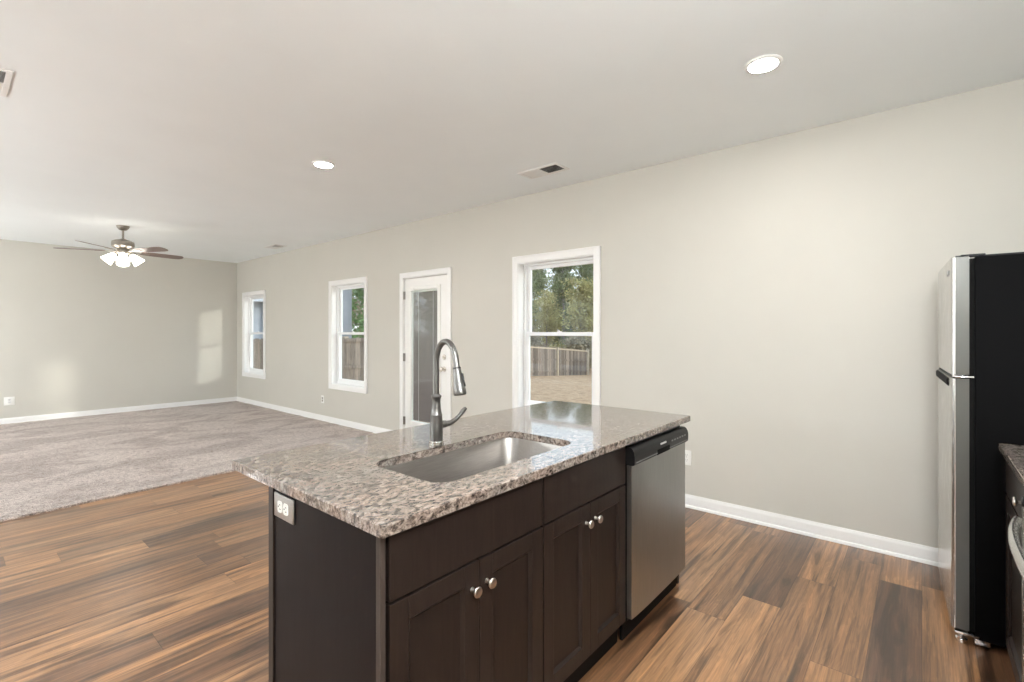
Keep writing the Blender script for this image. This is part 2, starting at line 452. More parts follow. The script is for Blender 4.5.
WT = 0.15
WIN = [(2.238, 3.124), (5.868, 6.746), (9.100, 9.975)]   # openings along Y
WZ0, WZ1 = 0.590, 2.070
DOOR = (4.172, 5.008, 2.058)
holes = [(a, b, WZ0, WZ1) for a, b in WIN] + [(DOOR[0], DOOR[1], 0.0, DOOR[2])]
struct(panelled_wall(W, W + WT, holes, YB - WT, D + WT, H).build('wall_right', M['wall']), 'pale greige painted wall with the windows and the glazed door', 'wall')
struct(MB().box(XL - WT, W, D, D + WT, -0.1, H).build('wall_far', M['wall']), 'pale greige painted end wall of the carpeted room', 'wall')
LEFT = [(0.9, 2.7), (5.6, 7.4), (7.9, 9.7)]
struct(panelled_wall(XL - WT, XL, [(a, b, 0.45, 2.2) for a, b in LEFT], YB - WT, D, H).build('wall_left', M['wall']), 'pale greige wall on the left outside the frame', 'wall')
struct(MB().box(XL, W, YB - WT, YB, -0.1, H).build('wall_back', M['wall']), 'pale greige wall behind the refrigerator', 'wall')
struct(MB().box(XL - WT, W + WT, YB - WT, D + WT, H, H + 0.2).build('ceiling', M['ceiling']), 'flat white ceiling', 'ceiling')
struct(MB().box(XL, W, YB, 5.4, -0.1, 0).build('floor', M['floor']), 'brown wood plank floor of the kitchen', 'floor')

# carpet: low pile slab with a ragged front edge, dense near the edge
def carpet():
    mb = MB(); bm = mb.bm
    ny, nx = 70, 420
    rnd = random.Random(3)
    rows = []
    for j in range(ny + 1):
        t = (j / ny) ** 2.2
        row = []
        for i in range(nx + 1):
            x = XL + (W - XL) * i / nx
            ye = 5.045 + 0.062 * x + rnd.uniform(-0.006, 0.006) + 0.006 * math.sin(x * 9)
            y = ye + (D - ye) * t
            z = 0.016 + rnd.uniform(-0.003, 0.003)
            if j == 0: z = 0.010 + rnd.uniform(-0.004, 0.003)
            row.append(bm.verts.new((x, y, z)))
        rows.append(row)
    for a, b in zip(rows, rows[1:]):
        for i in range(nx): bm.faces.new((a[i], a[i + 1], b[i + 1], b[i]))
    low = [bm.verts.new((v.co.x, v.co.y + 0.004, -0.02)) for v in rows[0]]
    for i in range(nx): bm.faces.new((low[i], low[i + 1], rows[0][i + 1], rows[0][i]))
    o = mb.build('floor_carpet', M['carpet'], smooth=60)
    return o
struct(carpet(), 'beige cut pile carpet of the living room', 'carpet')
struct(MB().box(XL, W, 5.4, D, -0.1, -0.03).build('floor_slab', M['carcass']), 'subfloor under the carpet', 'floor')

# baseboards with quarter-round shoe
BP = [(0, 0), (0.026, 0), (0.026, 0.008), (0.020, 0.018), (0.013, 0.020), (0.013, 0.072), (0.010, 0.084), (0.006, 0.092), (0.005, 0.098), (0, 0.098)]
def base_x(name, y0, y1, label):
    return struct(MB().prism([(W - u, v) for u, v in BP], 'Y', y0, y1).build(name, M['trim'], smooth=40), label, 'baseboard')
base_x('baseboard_right', YB, DOOR[0] - 0.062, 'white baseboard under the near window')
base_x('baseboard_right_far', DOOR[1] + 0.062, D, 'white baseboard along the window wall by the carpet')
struct(MB().prism([(D - u, v) for u, v in BP], 'X', XL, W).build('baseboard_far', M['trim'], smooth=40), 'white baseboard along the end wall', 'baseboard')
struct(MB().prism([(XL + u, v) for u, v in BP], 'Y', YB, D).build('baseboard_left', M['trim'], smooth=40), 'white baseboard on the left wall', 'baseboard')

# ------------------------------------------------------------------ windows
def frame_boxes(mb, x0, x1, y0, y1, z0, z1, s, t, b, bevel=0.003):
    """rectangular frame in the YZ plane: stile width s, top t, bottom b"""
    mb.box(x0, x1, y0, y0 + s, z0, z1, bevel); mb.box(x0, x1, y1 - s, y1, z0, z1, bevel)
    mb.box(x0, x1, y0 + s, y1 - s, z1 - t, z1, bevel); mb.box(x0, x1, y0 + s, y1 - s, z0, z0 + b, bevel)
    return mb
def make_window(n, y0, y1, label):
    root = thing('window_%d' % n, label, 'window', (W, (y0 + y1) / 2, WZ0), kind='structure')
    z0, z1 = WZ0, WZ1; c = 0.065
    mb = MB()
    # flat picture-frame casing with a raised outer bead
    frame_boxes(mb, W - 0.017, W, y0 - c, y1 + c, z0 - c, z1 + c, c + 0.004, c + 0.004, c + 0.004, 0.003)
    frame_boxes(mb, W - 0.022, W - 0.015, y0 - c, y1 + c, z0 - c, z1 + c, 0.018, 0.018, 0.018, 0.003)
    mb.build('casing', M['trim'], root)
    mb = MB()
    e = 0.012
    mb.box(W - 0.002, W + WT, y0, y0 + e, z0, z1); mb.box(W - 0.002, W + WT, y1 - e, y1, z0, z1)
    mb.box(W - 0.002, W + WT, y0 + e, y1 - e, z1 - e, z1); mb.box(W - 0.002, W + WT, y0 + e, y1 - e, z0, z0 + e)
    # vinyl frame stops
    frame_boxes(mb, W + 0.070, W + 0.145, y0 + e, y1 - e, z0 + e, z1 - e, 0.022, 0.020, 0.024, 0.002)
    mb.build('jamb', M['vinyl'], root)
    a, b = y0 + 0.034, y1 - 0.034
    mid = 1.352
    up = frame_boxes(MB(), W + 0.108, W + 0.136, a, b, mid - 0.018, z1 - 0.032, 0.040, 0.032, 0.036).build('upper_sash', M['vinyl'], root)
    MB().box(W + 0.120, W + 0.124, a + 0.038, b - 0.038, mid + 0.016, z1 - 0.062).build('pane', M['glass'], up)
    lo = frame_boxes(MB(), W + 0.076, W + 0.104, a, b, z0 + 0.036, mid + 0.018, 0.042, 0.036, 0.050).build('lower_sash', M['vinyl'], root)
    MB().box(W + 0.088, W + 0.092, a + 0.040, b - 0.040, z0 + 0.084, mid - 0.016).build('pane', M['glass'], lo)
    lk = MB(); ym = (a + b) / 2
    lk.box(W + 0.078, W + 0.102, ym - 0.022, ym + 0.022, mid + 0.018, mid + 0.026, 0.003)
    lk.tube([(W + 0.090, ym, mid + 0.026), (W + 0.086, ym + 0.004, mid + 0.034), (W + 0.080, ym + 0.022, mid + 0.038)], [0.006, 0.005, 0.004], 8)
    lk.build('sash_lock', M['white_plastic'], root, smooth=40)
    return root
make_window(1, *WIN[0], 'white double-hung window nearest, rising behind the island worktop')
make_window(2, *WIN[1], 'white double-hung window beyond the glazed door, grey fence outside')
make_window(3, *WIN[2], 'white double-hung window in the far corner of the carpeted room')

for i, (a, b) in enumerate(LEFT):  # added, unseen windows that brighten the room with sky light
    root = thing('window_%d' % (i + 4), 'wide white window added in the unseen left wall for daylight', 'window', (XL, (a + b) / 2, 0.45), kind='structure')
    frame_boxes(MB(), XL, XL + 0.018, a - 0.065, b + 0.065, 0.385, 2.265, 0.069, 0.069, 0.069).build('casing', M['trim'], root)
    mb = frame_boxes(MB(), XL - 0.13, XL - 0.07, a, b, 0.45, 2.2, 0.06, 0.06, 0.06); mb.box(XL - 0.13, XL - 0.07, (a + b) / 2 - 0.04, (a + b) / 2 + 0.04, 0.51, 2.14)
    sh = mb.build('sash', M['vinyl'], root)
    MB().box(XL - 0.104, XL - 0.100, a + 0.05, b - 0.05, 0.50, 2.15).build('pane', M['glass'], sh)
# ------------------------------------------------------------------ glazed door with blinds
def make_door():
    y0, y1, zt = DOOR
    root = thing('door_1', 'white exterior door with a full glass lite and blinds inside', 'door', (W, (y0 + y1) / 2, 0), kind='structure')
    c = 0.058
    mb = MB()
    mb.box(W - 0.017, W, y0 - c, y0 + 0.004, 0, zt + c, 0.003); mb.box(W - 0.017, W, y1 - 0.004, y1 + c, 0, zt + c, 0.003)
    mb.box(W - 0.017, W, y0 + 0.004, y1 - 0.004, zt - 0.004, zt + c, 0.003)
    mb.box(W - 0.021, W - 0.015, y0 - c, y0 - c + 0.016, 0, zt + c, 0.003); mb.box(W - 0.021, W - 0.015, y1 + c - 0.016, y1 + c, 0, zt + c, 0.003)
    mb.box(W - 0.021, W - 0.015, y0 - c, y1 + c, zt + c - 0.016, zt + c, 0.003)
    mb.build('casing', M['trim'], root)
    mb = MB()
    mb.box(W - 0.001, W + WT, y0, y0 + 0.012, 0, zt); mb.box(W - 0.001, W + WT, y1 - 0.012, y1, 0, zt); mb.box(W - 0.001, W + WT, y0 + 0.012, y1 - 0.012, zt - 0.012, zt)
    mb.box(W + 0.058, W + 0.08, y0 + 0.012, y0 + 0.03, 0, zt); mb.box(W + 0.058, W + 0.08, y1 - 0.03, y1 - 0.012, 0, zt)
    mb.box(W + 0.0, W + WT, y0 + 0.012, y1 - 0.012, 0, 0.012)
    mb.build('jamb', M['trim'], root)
    ya, yb, za, zb = y0 + 0.016, y1 - 0.016, 0.016, zt - 0.020
    ga, gb, gz0, gz1 = 4.366, 4.859, 0.263, 1.890
    x0, x1 = W + 0.010, W + 0.054
    mb = MB()
    mb.box(x0, x1, ya, ga - 0.02, za, zb, 0.002); mb.box(x0, x1, gb + 0.02, yb, za, zb, 0.002)
    mb.box(x0, x1, ga - 0.02, gb + 0.02, gz1 + 0.02, zb, 0.0); mb.box(x0, x1, ga - 0.02, gb + 0.02, za, gz0 - 0.02, 0.0)
    slab = mb.build('door_leaf', M['door_paint'], root)
    mb = MB()
    frame_boxes(mb, x0 - 0.012, x0 + 0.004, ga - 0.052, gb + 0.052, gz0 - 0.052, gz1 + 0.044, 0.052, 0.044, 0.052, 0.006)
    frame_boxes(mb, x0, x1, ga - 0.02, gb + 0.02, gz0 - 0.02, gz1 + 0.02, 0.02, 0.02, 0.02, 0.0)
    mb.build('lite_frame', M['white_plastic'], slab, smooth=30)
    mb = MB(); mb.box(x0 + 0.006, x0 + 0.010, ga, gb, gz0, gz1); mb.box(x1 - 0.010, x1 - 0.006, ga, gb, gz0, gz1)
    mb.build('pane', M['glass'], slab)
    mb = MB(); z = gz0 + 0.02; xc = (x0 + x1) / 2
    while z < gz1 - 0.03:
        s = R(44); h = 0.0075
        mb.prism([(xc - h * math.cos(s), z - h * math.sin(s)), (xc - h * math.cos(s), z - h * math.sin(s) + 0.0008), (xc, z + 0.0015), (xc + h * math.cos(s), z + h * math.sin(s) + 0.0008), (xc + h * math.cos(s), z + h * math.sin(s)), (xc, z + 0.0007)], 'Y', ga + 0.006, gb - 0.006)
        z += 0.0125
    bl = mb.build('blind_slats', M['blind'], slab)
    mb = MB()
    for yy in (ga + 0.10, gb - 0.12): mb.tube([(xc - 0.0085, yy, gz0 + 0.01), (xc - 0.0085, yy, gz1)], 0.0018, 6)
    mb.box(xc - 0.009, xc + 0.009, ga + 0.003, gb - 0.003, gz1 - 0.022, gz1, 0.002)
    mb.build('ladder_cords', M['white_plastic'], bl)
    MB().box(x0 - 0.020, x0 - 0.010, gb - 0.06, gb + 0.030, gz1 - 0.01, gz1 + 0.022, 0.006).build('blind_slider', M['white_plastic'], slab, smooth=40)
    for z in (0.255, 1.054, 1.833):
        mb = MB(); mb.tube([(W - 0.006, yb + 0.010, z - 0.05), (W - 0.006, yb + 0.010, z + 0.05)], 0.008, 10)
        mb.box(W - 0.002, W + 0.006, yb - 0.012, yb + 0.012, z - 0.05, z + 0.05)
        mb.build('hinge', M['hinge_metal'], slab, smooth=40)
    for nm, z in (('deadbolt', 1.080), ('door_knob', 0.940)):
        mb = MB()
        mb.lathe([(0.030, 0.0), (0.030, 0.006), (0.026, 0.010)], (x0, 4.250, z), (-1, 0, 0), 20)
        if nm == 'deadbolt': mb.box(x0 - 0.028, x0 - 0.010, 4.245, 4.255, z - 0.017, z + 0.017, 0.003)
        else: mb.lathe([(0.012, 0.008), (0.011, 0.030), (0.024, 0.040), (0.029, 0.052), (0.026, 0.062), (0.012, 0.067)], (x0, 4.250, z), (-1, 0, 0), 20)
        mb.build(nm, M['nickel'], slab, smooth=40)
make_door()

# ------------------------------------------------------------------ island cabinets
YF = 0.985     # door fronts
YC = 1.004     # face frames
YK = 1.592     # back of the island
def knob(x, z, parent):
    MB().lathe([(0.0075, 0.0), (0.0065, 0.004), (0.005, 0.010), (0.0055, 0.016), (0.0135, 0.020), (0.0155, 0.024), (0.0135, 0.028), (0.006, 0.0295)],
               (x, YF, z), (0, -1, 0), 20).build('knob', M['nickel'], parent, smooth=50)
def shaker_door(x0, x1, z0, z1, parent, knob_x, knob_z):
    s = 0.058
    mb = MB()
    mb.box(x0, x0 + s, YF, YC - 0.001, z0, z1, 0.0015); mb.box(x1 - s, x1, YF, YC - 0.001, z0, z1, 0.0015)
    mb.box(x0 + s, x1 - s, YF, YC - 0.001, z1 - s, z1, 0.0015); mb.box(x0 + s, x1 - s, YF, YC - 0.001, z0, z0 + s, 0.0015)
    # sloping inner lip
    a, b, c, d = x0 + s, x1 - s, z0 + s, z1 - s; e = 0.010
    mb.prism([(YF + 0.002, c), (YF + 0.014, c + e), (YC - 0.001, c + e), (YC - 0.001, c)], 'X', a, b)
    mb.prism([(YF + 0.002, d), (YC - 0.001, d), (YC - 0.001, d - e), (YF + 0.012, d - e)], 'X', a, b)
    mb.prism([(a, YF + 0.002), (a, YC - 0.001), (a + e, YC - 0.001), (a + e, YF + 0.012)], 'Z', c, d)
    mb.prism([(b, YF + 0.002), (b - e, YF + 0.012), (b - e, YC - 0.001), (b, YC - 0.001)], 'Z', c, d)
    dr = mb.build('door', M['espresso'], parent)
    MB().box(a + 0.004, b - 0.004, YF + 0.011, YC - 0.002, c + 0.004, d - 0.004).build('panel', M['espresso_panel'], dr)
    knob(knob_x, knob_z, dr)
    return dr
def sink_base(label, x0, x1, outer, split, knobs):
    root = thing('base_cabinet', label, 'cabinet', ((x0 + x1) / 2, (YC + YK) / 2, 0), 'island base cabinets')
    mb = MB()
    p = 0.016
    # hollow carcass: high outer side, low side under the bowl, bottom, back, frame rails
    zl, zr = (0.882, 0.640) if outer == 'L' else (0.640, 0.882)
    mb.box(x0, x0 + p, YC + 0.02, YK - p, 0.10, zl); mb.box(x1 - p, x1, YC + 0.02, YK - p, 0.10, zr)
    mb.box(x0 + p, x1 - p, YC + 0.02, YK - p, 0.10, 0.116); mb.box(x0, x1, YK - p, YK, 0.0, 0.882)
    mb.build('carcass', M['espresso'], root)
    mb = MB()
    mb.box(x0, x0 + 0.036, YC, YC + 0.02, 0.10, 0.882); mb.box(x1 - 0.036, x1, YC, YC + 0.02, 0.10, 0.882)
    mb.box(x0 + 0.036, x1 - 0.036, YC, YC + 0.02, 0.845, 0.882); mb.box(x0 + 0.036, x1 - 0.036, YC, YC + 0.02, 0.69, 0.725); mb.box(x0 + 0.036, x1 - 0.036, YC, YC + 0.02, 0.10, 0.135)
    mb.build('face_frame', M['espresso'], root)
    MB().box(x0, x1, YC + 0.022, YC + 0.038, 0.0, 0.099).build('toe_kick', M['toe'], root)
    MB().box(x0 + 0.005, x1 - 0.002, YF, YC - 0.001, 0.709, 0.872, 0.0025).build('false_drawer_front', M['espresso'], root)
    shaker_door(x0 + 0.005, split - 0.0012, 0.108, 0.702, root, *knobs[0])
    shaker_door(split + 0.0012, x1 - 0.002, 0.108, 0.702, root, *knobs[1])
    return root
cab1 = sink_base('dark espresso cabinet at the near end of the island under the sink', 0.698, 1.3265, 'L', 1.0155, [(0.9850, 0.628), (1.0460, 0.630)])
cab2 = sink_base('dark espresso cabinet beside the dishwasher', 1.3268, 1.9300, 'R', 1.6340, [(1.6020, 0.634), (1.6700, 0.634)])
# near end panel with its edge stiles
MB().box(0.683, 0.697, YC, YK - 0.002, 0.0, 0.883).build('end_panel', M['espresso_end_shaded'], cab1)
MB().box(0.678, 0.692, YF + 0.001, YC + 0.001, 0.0, 0.883, 0.001).build('end_stile', M['espresso_highlight'], cab1)
MB().box(0.678, 0.698, YK - 0.026, YK + 0.006, 0.0, 0.883, 0.001).build('end_stile', M['espresso'], cab1)
# island end beyond the dishwasher
t = thing('end_panel', 'dark panel closing the far end of the island past the dishwasher', 'panel', (2.60, 1.3, 0))
MB().box(2.585, 2.605, 1.012, YK, 0.0, 0.883, 0.001).build('side_panel', M['espresso'], t)
MB().box(1.932, 2.585, YK - 0.016, YK, 0.0, 0.883).build('back_panel', M['espresso'], t)

# ------------------------------------------------------------------ island worktop with sink cut-out
def rrect(x0, x1, y0, y1, r, n=8):
    pts = []
    for cx, cy, a in ((x1 - r, y1 - r, 0), (x0 + r, y1 - r, 90), (x0 + r, y0 + r, 180), (x1 - r, y0 + r, 270)):
        for k in range(n + 1):
            t_ = R(a + 90 * k / n); pts.append((cx + r * math.cos(t_), cy + r * math.sin(t_)))
    return pts
CX0, CX1, CY0, CY1 = 0.664, 2.641, 0.961, 1.866
SX0, SX1, SY0, SY1, SR = 0.950, 1.700, 1.082, 1.462, 0.070
def slab_with_hole(outer, hole, z0, z1, ch=0.003):
    mb = MB(); bm = mb.bm
    def loop(pts, z): return [bm.verts.new((x, y, z)) for x, y in pts]
    def inset(pts, d):
        cx = sum(p[0] for p in pts) / len(pts); cy = sum(p[1] for p in pts) / len(pts)
        return [(x - math.copysign(d, x - cx), y - math.copysign(d, y - cy)) for x, y in pts]
    oin = inset(outer, ch); hout = inset(hole, -ch)
    oT, oS1, oS0 = loop(oin, z1), loop(outer, z1 - ch), loop(outer, z0)
    hT, hS1, hS0 = loop(hout, z1), loop(hole, z1 - ch), loop(hole, z0)
    def strip(a, b):
        n = len(a)
        for i in range(n): bm.faces.new((a[i], a[(i + 1) % n], b[(i + 1) % n], b[i]))
    strip(oT, oS1); strip(oS1, oS0); strip(hS1, hT); strip(hS0, hS1)
    for ov, hv in ((oT, hT), (oS0, hS0)):
        es = []
        for L in (ov, hv):
            for i in range(len(L)):
                e = bm.edges.get((L[i], L[(i + 1) % len(L)])) or bm.edges.new((L[i], L[(i + 1) % len(L)]))
                es.append(e)
        bmesh.ops.triangle_fill(bm, use_beauty=True, edges=es)
    return mb
wt = slab_with_hole(rrect(CX0, CX1, CY0, CY1, 0.006, 3), rrect(SX0, SX1, SY0, SY1, SR), 0.884, T).build('island_countertop', M['granite'])
tag(wt, 'speckled taupe granite worktop covering the kitchen island', 'countertop')

# ------------------------------------------------------------------ undermount sink
def make_sink():
    root = thing('undermount_sink', 'stainless steel sink bowl set into the island worktop', 'sink', ((SX0 + SX1) / 2, (SY0 + SY1) / 2, 0.68))
    g = 0.004
    mb = MB()
    def ring(d, z, r): return [Vector((x, y, z)) for x, y in rrect(SX0 - g + d, SX1 + g - d, SY0 - g + d, SY1 + g - d, r, 8)]
    prof = [(-0.018, 0.8830, SR + 0.018), (0.0, 0.8830, SR), (0.002, 0.878, SR), (0.010, 0.740, SR), (0.018, 0.708, SR), (0.040, 0.694, SR), (0.11, 0.690, 0.05), (0.165, 0.688, 0.02)]
    mb.rings([ring(*p) for p in prof], True, False, True)
    # outside skin
    prof2 = [(-0.018, 0.8825, SR + 0.018), (-0.002, 0.8790, SR), (0.008, 0.740, SR), (0.016, 0.704, SR), (0.040, 0.690, SR), (0.165, 0.684, 0.02)]
    mb.rings([ring(*p) for p in prof2], True, False, True)
    mb.build('bowl', M['sink'], root, smooth=35)
    cx, cy = (SX0 + SX1) / 2, (SY0 + SY1) / 2 + 0.06
    MB().lathe([(0.055, 0.0), (0.055, 0.003), (0.045, 0.004), (0.040, 0.001), (0.006, 0.001), (0.006, 0.008), (0.001, 0.009)], (cx, cy, 0.689), (0, 0, 1), 24).build('drain', M['chrome'], root, smooth=40)
make_sink()

# ------------------------------------------------------------------ faucet
def make_faucet():
    bx, by = 1.287, 1.490
    root = thing('kitchen_faucet', 'tall brushed steel gooseneck faucet behind the island sink', 'faucet', (bx, by, T))
    MB().lathe([(0.0300, 0.0), (0.0305, 0.006), (0.0285, 0.010), (0.0290, 0.015), (0.0268, 0.018)], (bx, by, T), seg=28).build('base_ring', M['faucet_ring'], root, smooth=40)
    MB().lathe([(0.0255, 0.016), (0.0268, 0.050), (0.0262, 0.085), (0.0235, 0.115), (0.0240, 0.117), (0.0240, 0.121), (0.0225, 0.123), (0.0185, 0.145), (0.0165, 0.170), (0.0170, 0.185), (0.0205, 0.192), (0.0210, 0.197), (0.0180, 0.201), (0.0140, 0.204)],
               (bx, by, T), seg=28).build('body', M['faucet'], root, smooth=35)
    dv = Vector((-0.046, -0.165, 0)); L = dv.length; d = dv.normalized()
    r = L / 2; zc = T + 0.331
    pts = [Vector((bx, by, T + 0.20)), Vector((bx, by, zc - 0.05))]
    for k in range(0, 19):
        a = math.pi * k / 18 * 0.94
        pts.append(Vector((bx, by, zc)) + d * (r - r * math.cos(a)) + Vector((0, 0, r * math.sin(a))))
    pts.append(pts[-1] + (pts[-1] - pts[-2]).normalized() * 0.024)
    MB().tube(pts, 0.0118, 16).build('neck', M['faucet'], root, smooth=50)
    e = pts[-1]; tdir = (pts[-1] - pts[-2]).normalized()
    hd = MB(); hd.lathe([(0.0122, -0.002), (0.0142, 0.002), (0.0142, 0.009), (0.0150, 0.014), (0.0172, 0.040), (0.0205, 0.070), (0.0235, 0.088), (0.0242, 0.099), (0.0222, 0.105), (0.017, 0.106)], e, tdir, 24)
    head = hd.build('spray_head', M['faucet'], root, smooth=35)
    MB().lathe([(0.0149, 0.004), (0.0149, 0.008)], e, tdir, 24).build('collar', M['black'], head, smooth=40)
    # oval button on the side that looks towards +X / the camera
    side = Vector((0.60, -0.80, 0)); side = (side - tdir * side.dot(tdir)).normalized()
    c = e + tdir * 0.052 + side * 0.0170
    b2 = MB(); q = tdir
    b2.tube([c - q * 0.028 - side * 0.004, c - q * 0.022, c, c + q * 0.022 + side * 0.003, c + q * 0.030], [(0.002, 0.002), (0.005, 0.008), (0.005, 0.009), (0.005, 0.008), (0.002, 0.003)], 12, flat=side)
    b2.build('spray_button', M['black_gloss'], head, smooth=50)
    hz = T + 0.078
    MB().lathe([(0.015, 0.0), (0.0160, 0.012), (0.0150, 0.022), (0.011, 0.026)], (bx + 0.022, by - 0.004, hz), (1, -0.1, 0.06), 20).build('handle_pivot', M['faucet'], root, smooth=40)
    hp = [(bx + 0.036, by - 0.006, hz), (bx + 0.064, by - 0.010, hz + 0.001), (bx + 0.088, by - 0.013, hz + 0.011), (bx + 0.112, by - 0.016, hz + 0.027), (bx + 0.131, by - 0.019, hz + 0.046), (bx + 0.144, by - 0.020, hz + 0.055)]
    MB().tube(hp, [0.0125, 0.0110, 0.0095, 0.0085, 0.0105, 0.0080], 12).build('lever', M['faucet'], root, smooth=50)
make_faucet()

# ------------------------------------------------------------------ dishwasher
def make_dishwasher():
    x0, x1 = 1.938, 2.560
    root = thing('dishwasher', 'stainless steel dishwasher with black control strip in the island', 'dishwasher', ((x0 + x1) / 2, 1.28, 0))
    yd, yb = 0.956, 0.985
    MB().box(x0 + 0.006, x1 - 0.006, yb + 0.002, YK - 0.03, 0.10, 0.872).build('tub', M['black'], root)
    # slightly bowed steel door skin with folded edges
    n = 14; pr = []
    for i in range(n + 1):
        u = i / n; pr.append((x0 + (x1 - x0) * u, yd + 0.006 * (2 * u - 1) ** 4))
    pr += [(x1, yb), (x0, yb)]
    door = MB().prism(pr, 'Z', 0.118, 0.785).build('door', M['steel'], root, smooth=30)
    # control strip: rounded section
    sec = [(yb, 0.787), (0.956, 0.787), (0.949, 0.790), (0.9465, 0.797), (0.9455, 0.826), (0.9485, 0.844), (0.956, 0.858), (0.966, 0.864), (yb, 0.864)]
    cp = MB().prism(sec, 'X', x0 - 0.002, x1 + 0.002).build('control_panel', M['black'], root, smooth=35)
    # recessed pocket pull and raised lower lip
    MB().prism([(0.9445, 0.792), (0.9480, 0.789), (0.952, 0.815), (0.9435, 0.815)], 'X', x0 + 0.235, x0 + 0.375).build('pocket_handle', M['gasket'], cp)
    MB().box(x0 + 0.012, x1 - 0.012, 0.9448, 0.950, 0.7975, 0.8020, 0.001).build('trim_line', M['grey_mark'], cp)
    mk = MB(); mk.box(x0 + 0.27, x0 + 0.335, 0.9448, 0.950, 0.832, 0.840); mk.build('logo_mark', M['pale_mark'], cp)
    for k in range(6):
        MB().box(x0 + 0.400 + k * 0.033, x0 + 0.420 + k * 0.033, 0.9446, 0.950, 0.826, 0.833, 0.001).build('button', M['grey_mark'], cp)
    MB().box(x0 + 0.004, x1 - 0.004, 1.008, 1.022, 0.006, 0.099).build('toe_panel', M['toe'], root)
    for xx in (x0 + 0.04, x1 - 0.04):
        MB().lathe([(0.018, 0.0), (0.018, 0.008), (0.008, 0.012), (0.008, 0.102)], (xx, 1.075, 0.0), seg=14).build('leg', M['black'], root, smooth=40)
make_dishwasher()

# ------------------------------------------------------------------ outlets
def make_outlet(label, group, plate_m, rec_m, w=0.072, h=0.116):
    root = thing('electrical_outlet', label, 'outlet', (0, 0, 0), group)
    MB().box(-0.006, 0.0, -w / 2, w / 2, -h / 2, h / 2, 0.0025).build('cover_plate', plate_m, root, smooth=40)
    for s in (-1, 1):
        pts = []
        for k in range(28):
            a = 2 * math.pi * k / 28
            pts.append((max(-0.0172, min(0.0172, 0.0195 * math.cos(a))), s * 0.0195 + max(-0.0140, min(0.0140, 0.0180 * math.sin(a)))))
        r = MB().prism(pts, 'X', -0.0085, -0.0055).build('receptacle', rec_m, root)
        sl = MB()
        sl.box(-0.0090, -0.0084, -0.0075, -0.0055, s * 0.0195 - 0.001, s * 0.0195 + 0.008)
        sl.box(-0.0090, -0.0084, 0.0055, 0.0075, s * 0.0195 - 0.001, s * 0.0195 + 0.006)
        sl.lathe([(0.0025, 0), (0.0025, 0.0006)], (-0.0084, 0, s * 0.0195 - 0.007), (-1, 0, 0), 10)
        sl.build('slots', M['slot'], r)
    MB().lathe([(0.003, 0), (0.003, 0.001)], (-0.006, 0, 0), (-1, 0, 0), 10).build('screw', M['nickel'], root)
    return root
o = make_outlet('white outlet with dark sockets low on the wall under the middle window', None, M['white_plastic'], M['tan_receptacle']); o.location = (W, 7.015, 0.342)
o = make_outlet('white outlet plate peeking out past the dishwasher on the wall', None, M['white_plastic'], M['white_plastic']); o.location = (W, 1.408, 0.385)
o = make_outlet('square white outlet low on the end wall at the left', None, M['white_plastic'], M['pale_mark'], 0.112, 0.122); o.location = (0.652, D, 0.348); o.rotation_euler = (0, 0, R(90))
o = make_outlet('metal-plated outlet set sideways in the dark end of the island', None, M['plate_metal'], M['white_plastic'], 0.074, 0.128); o.location = (0.683, 1.493, 0.828); o.rotation_euler = (R(90), 0, 0)

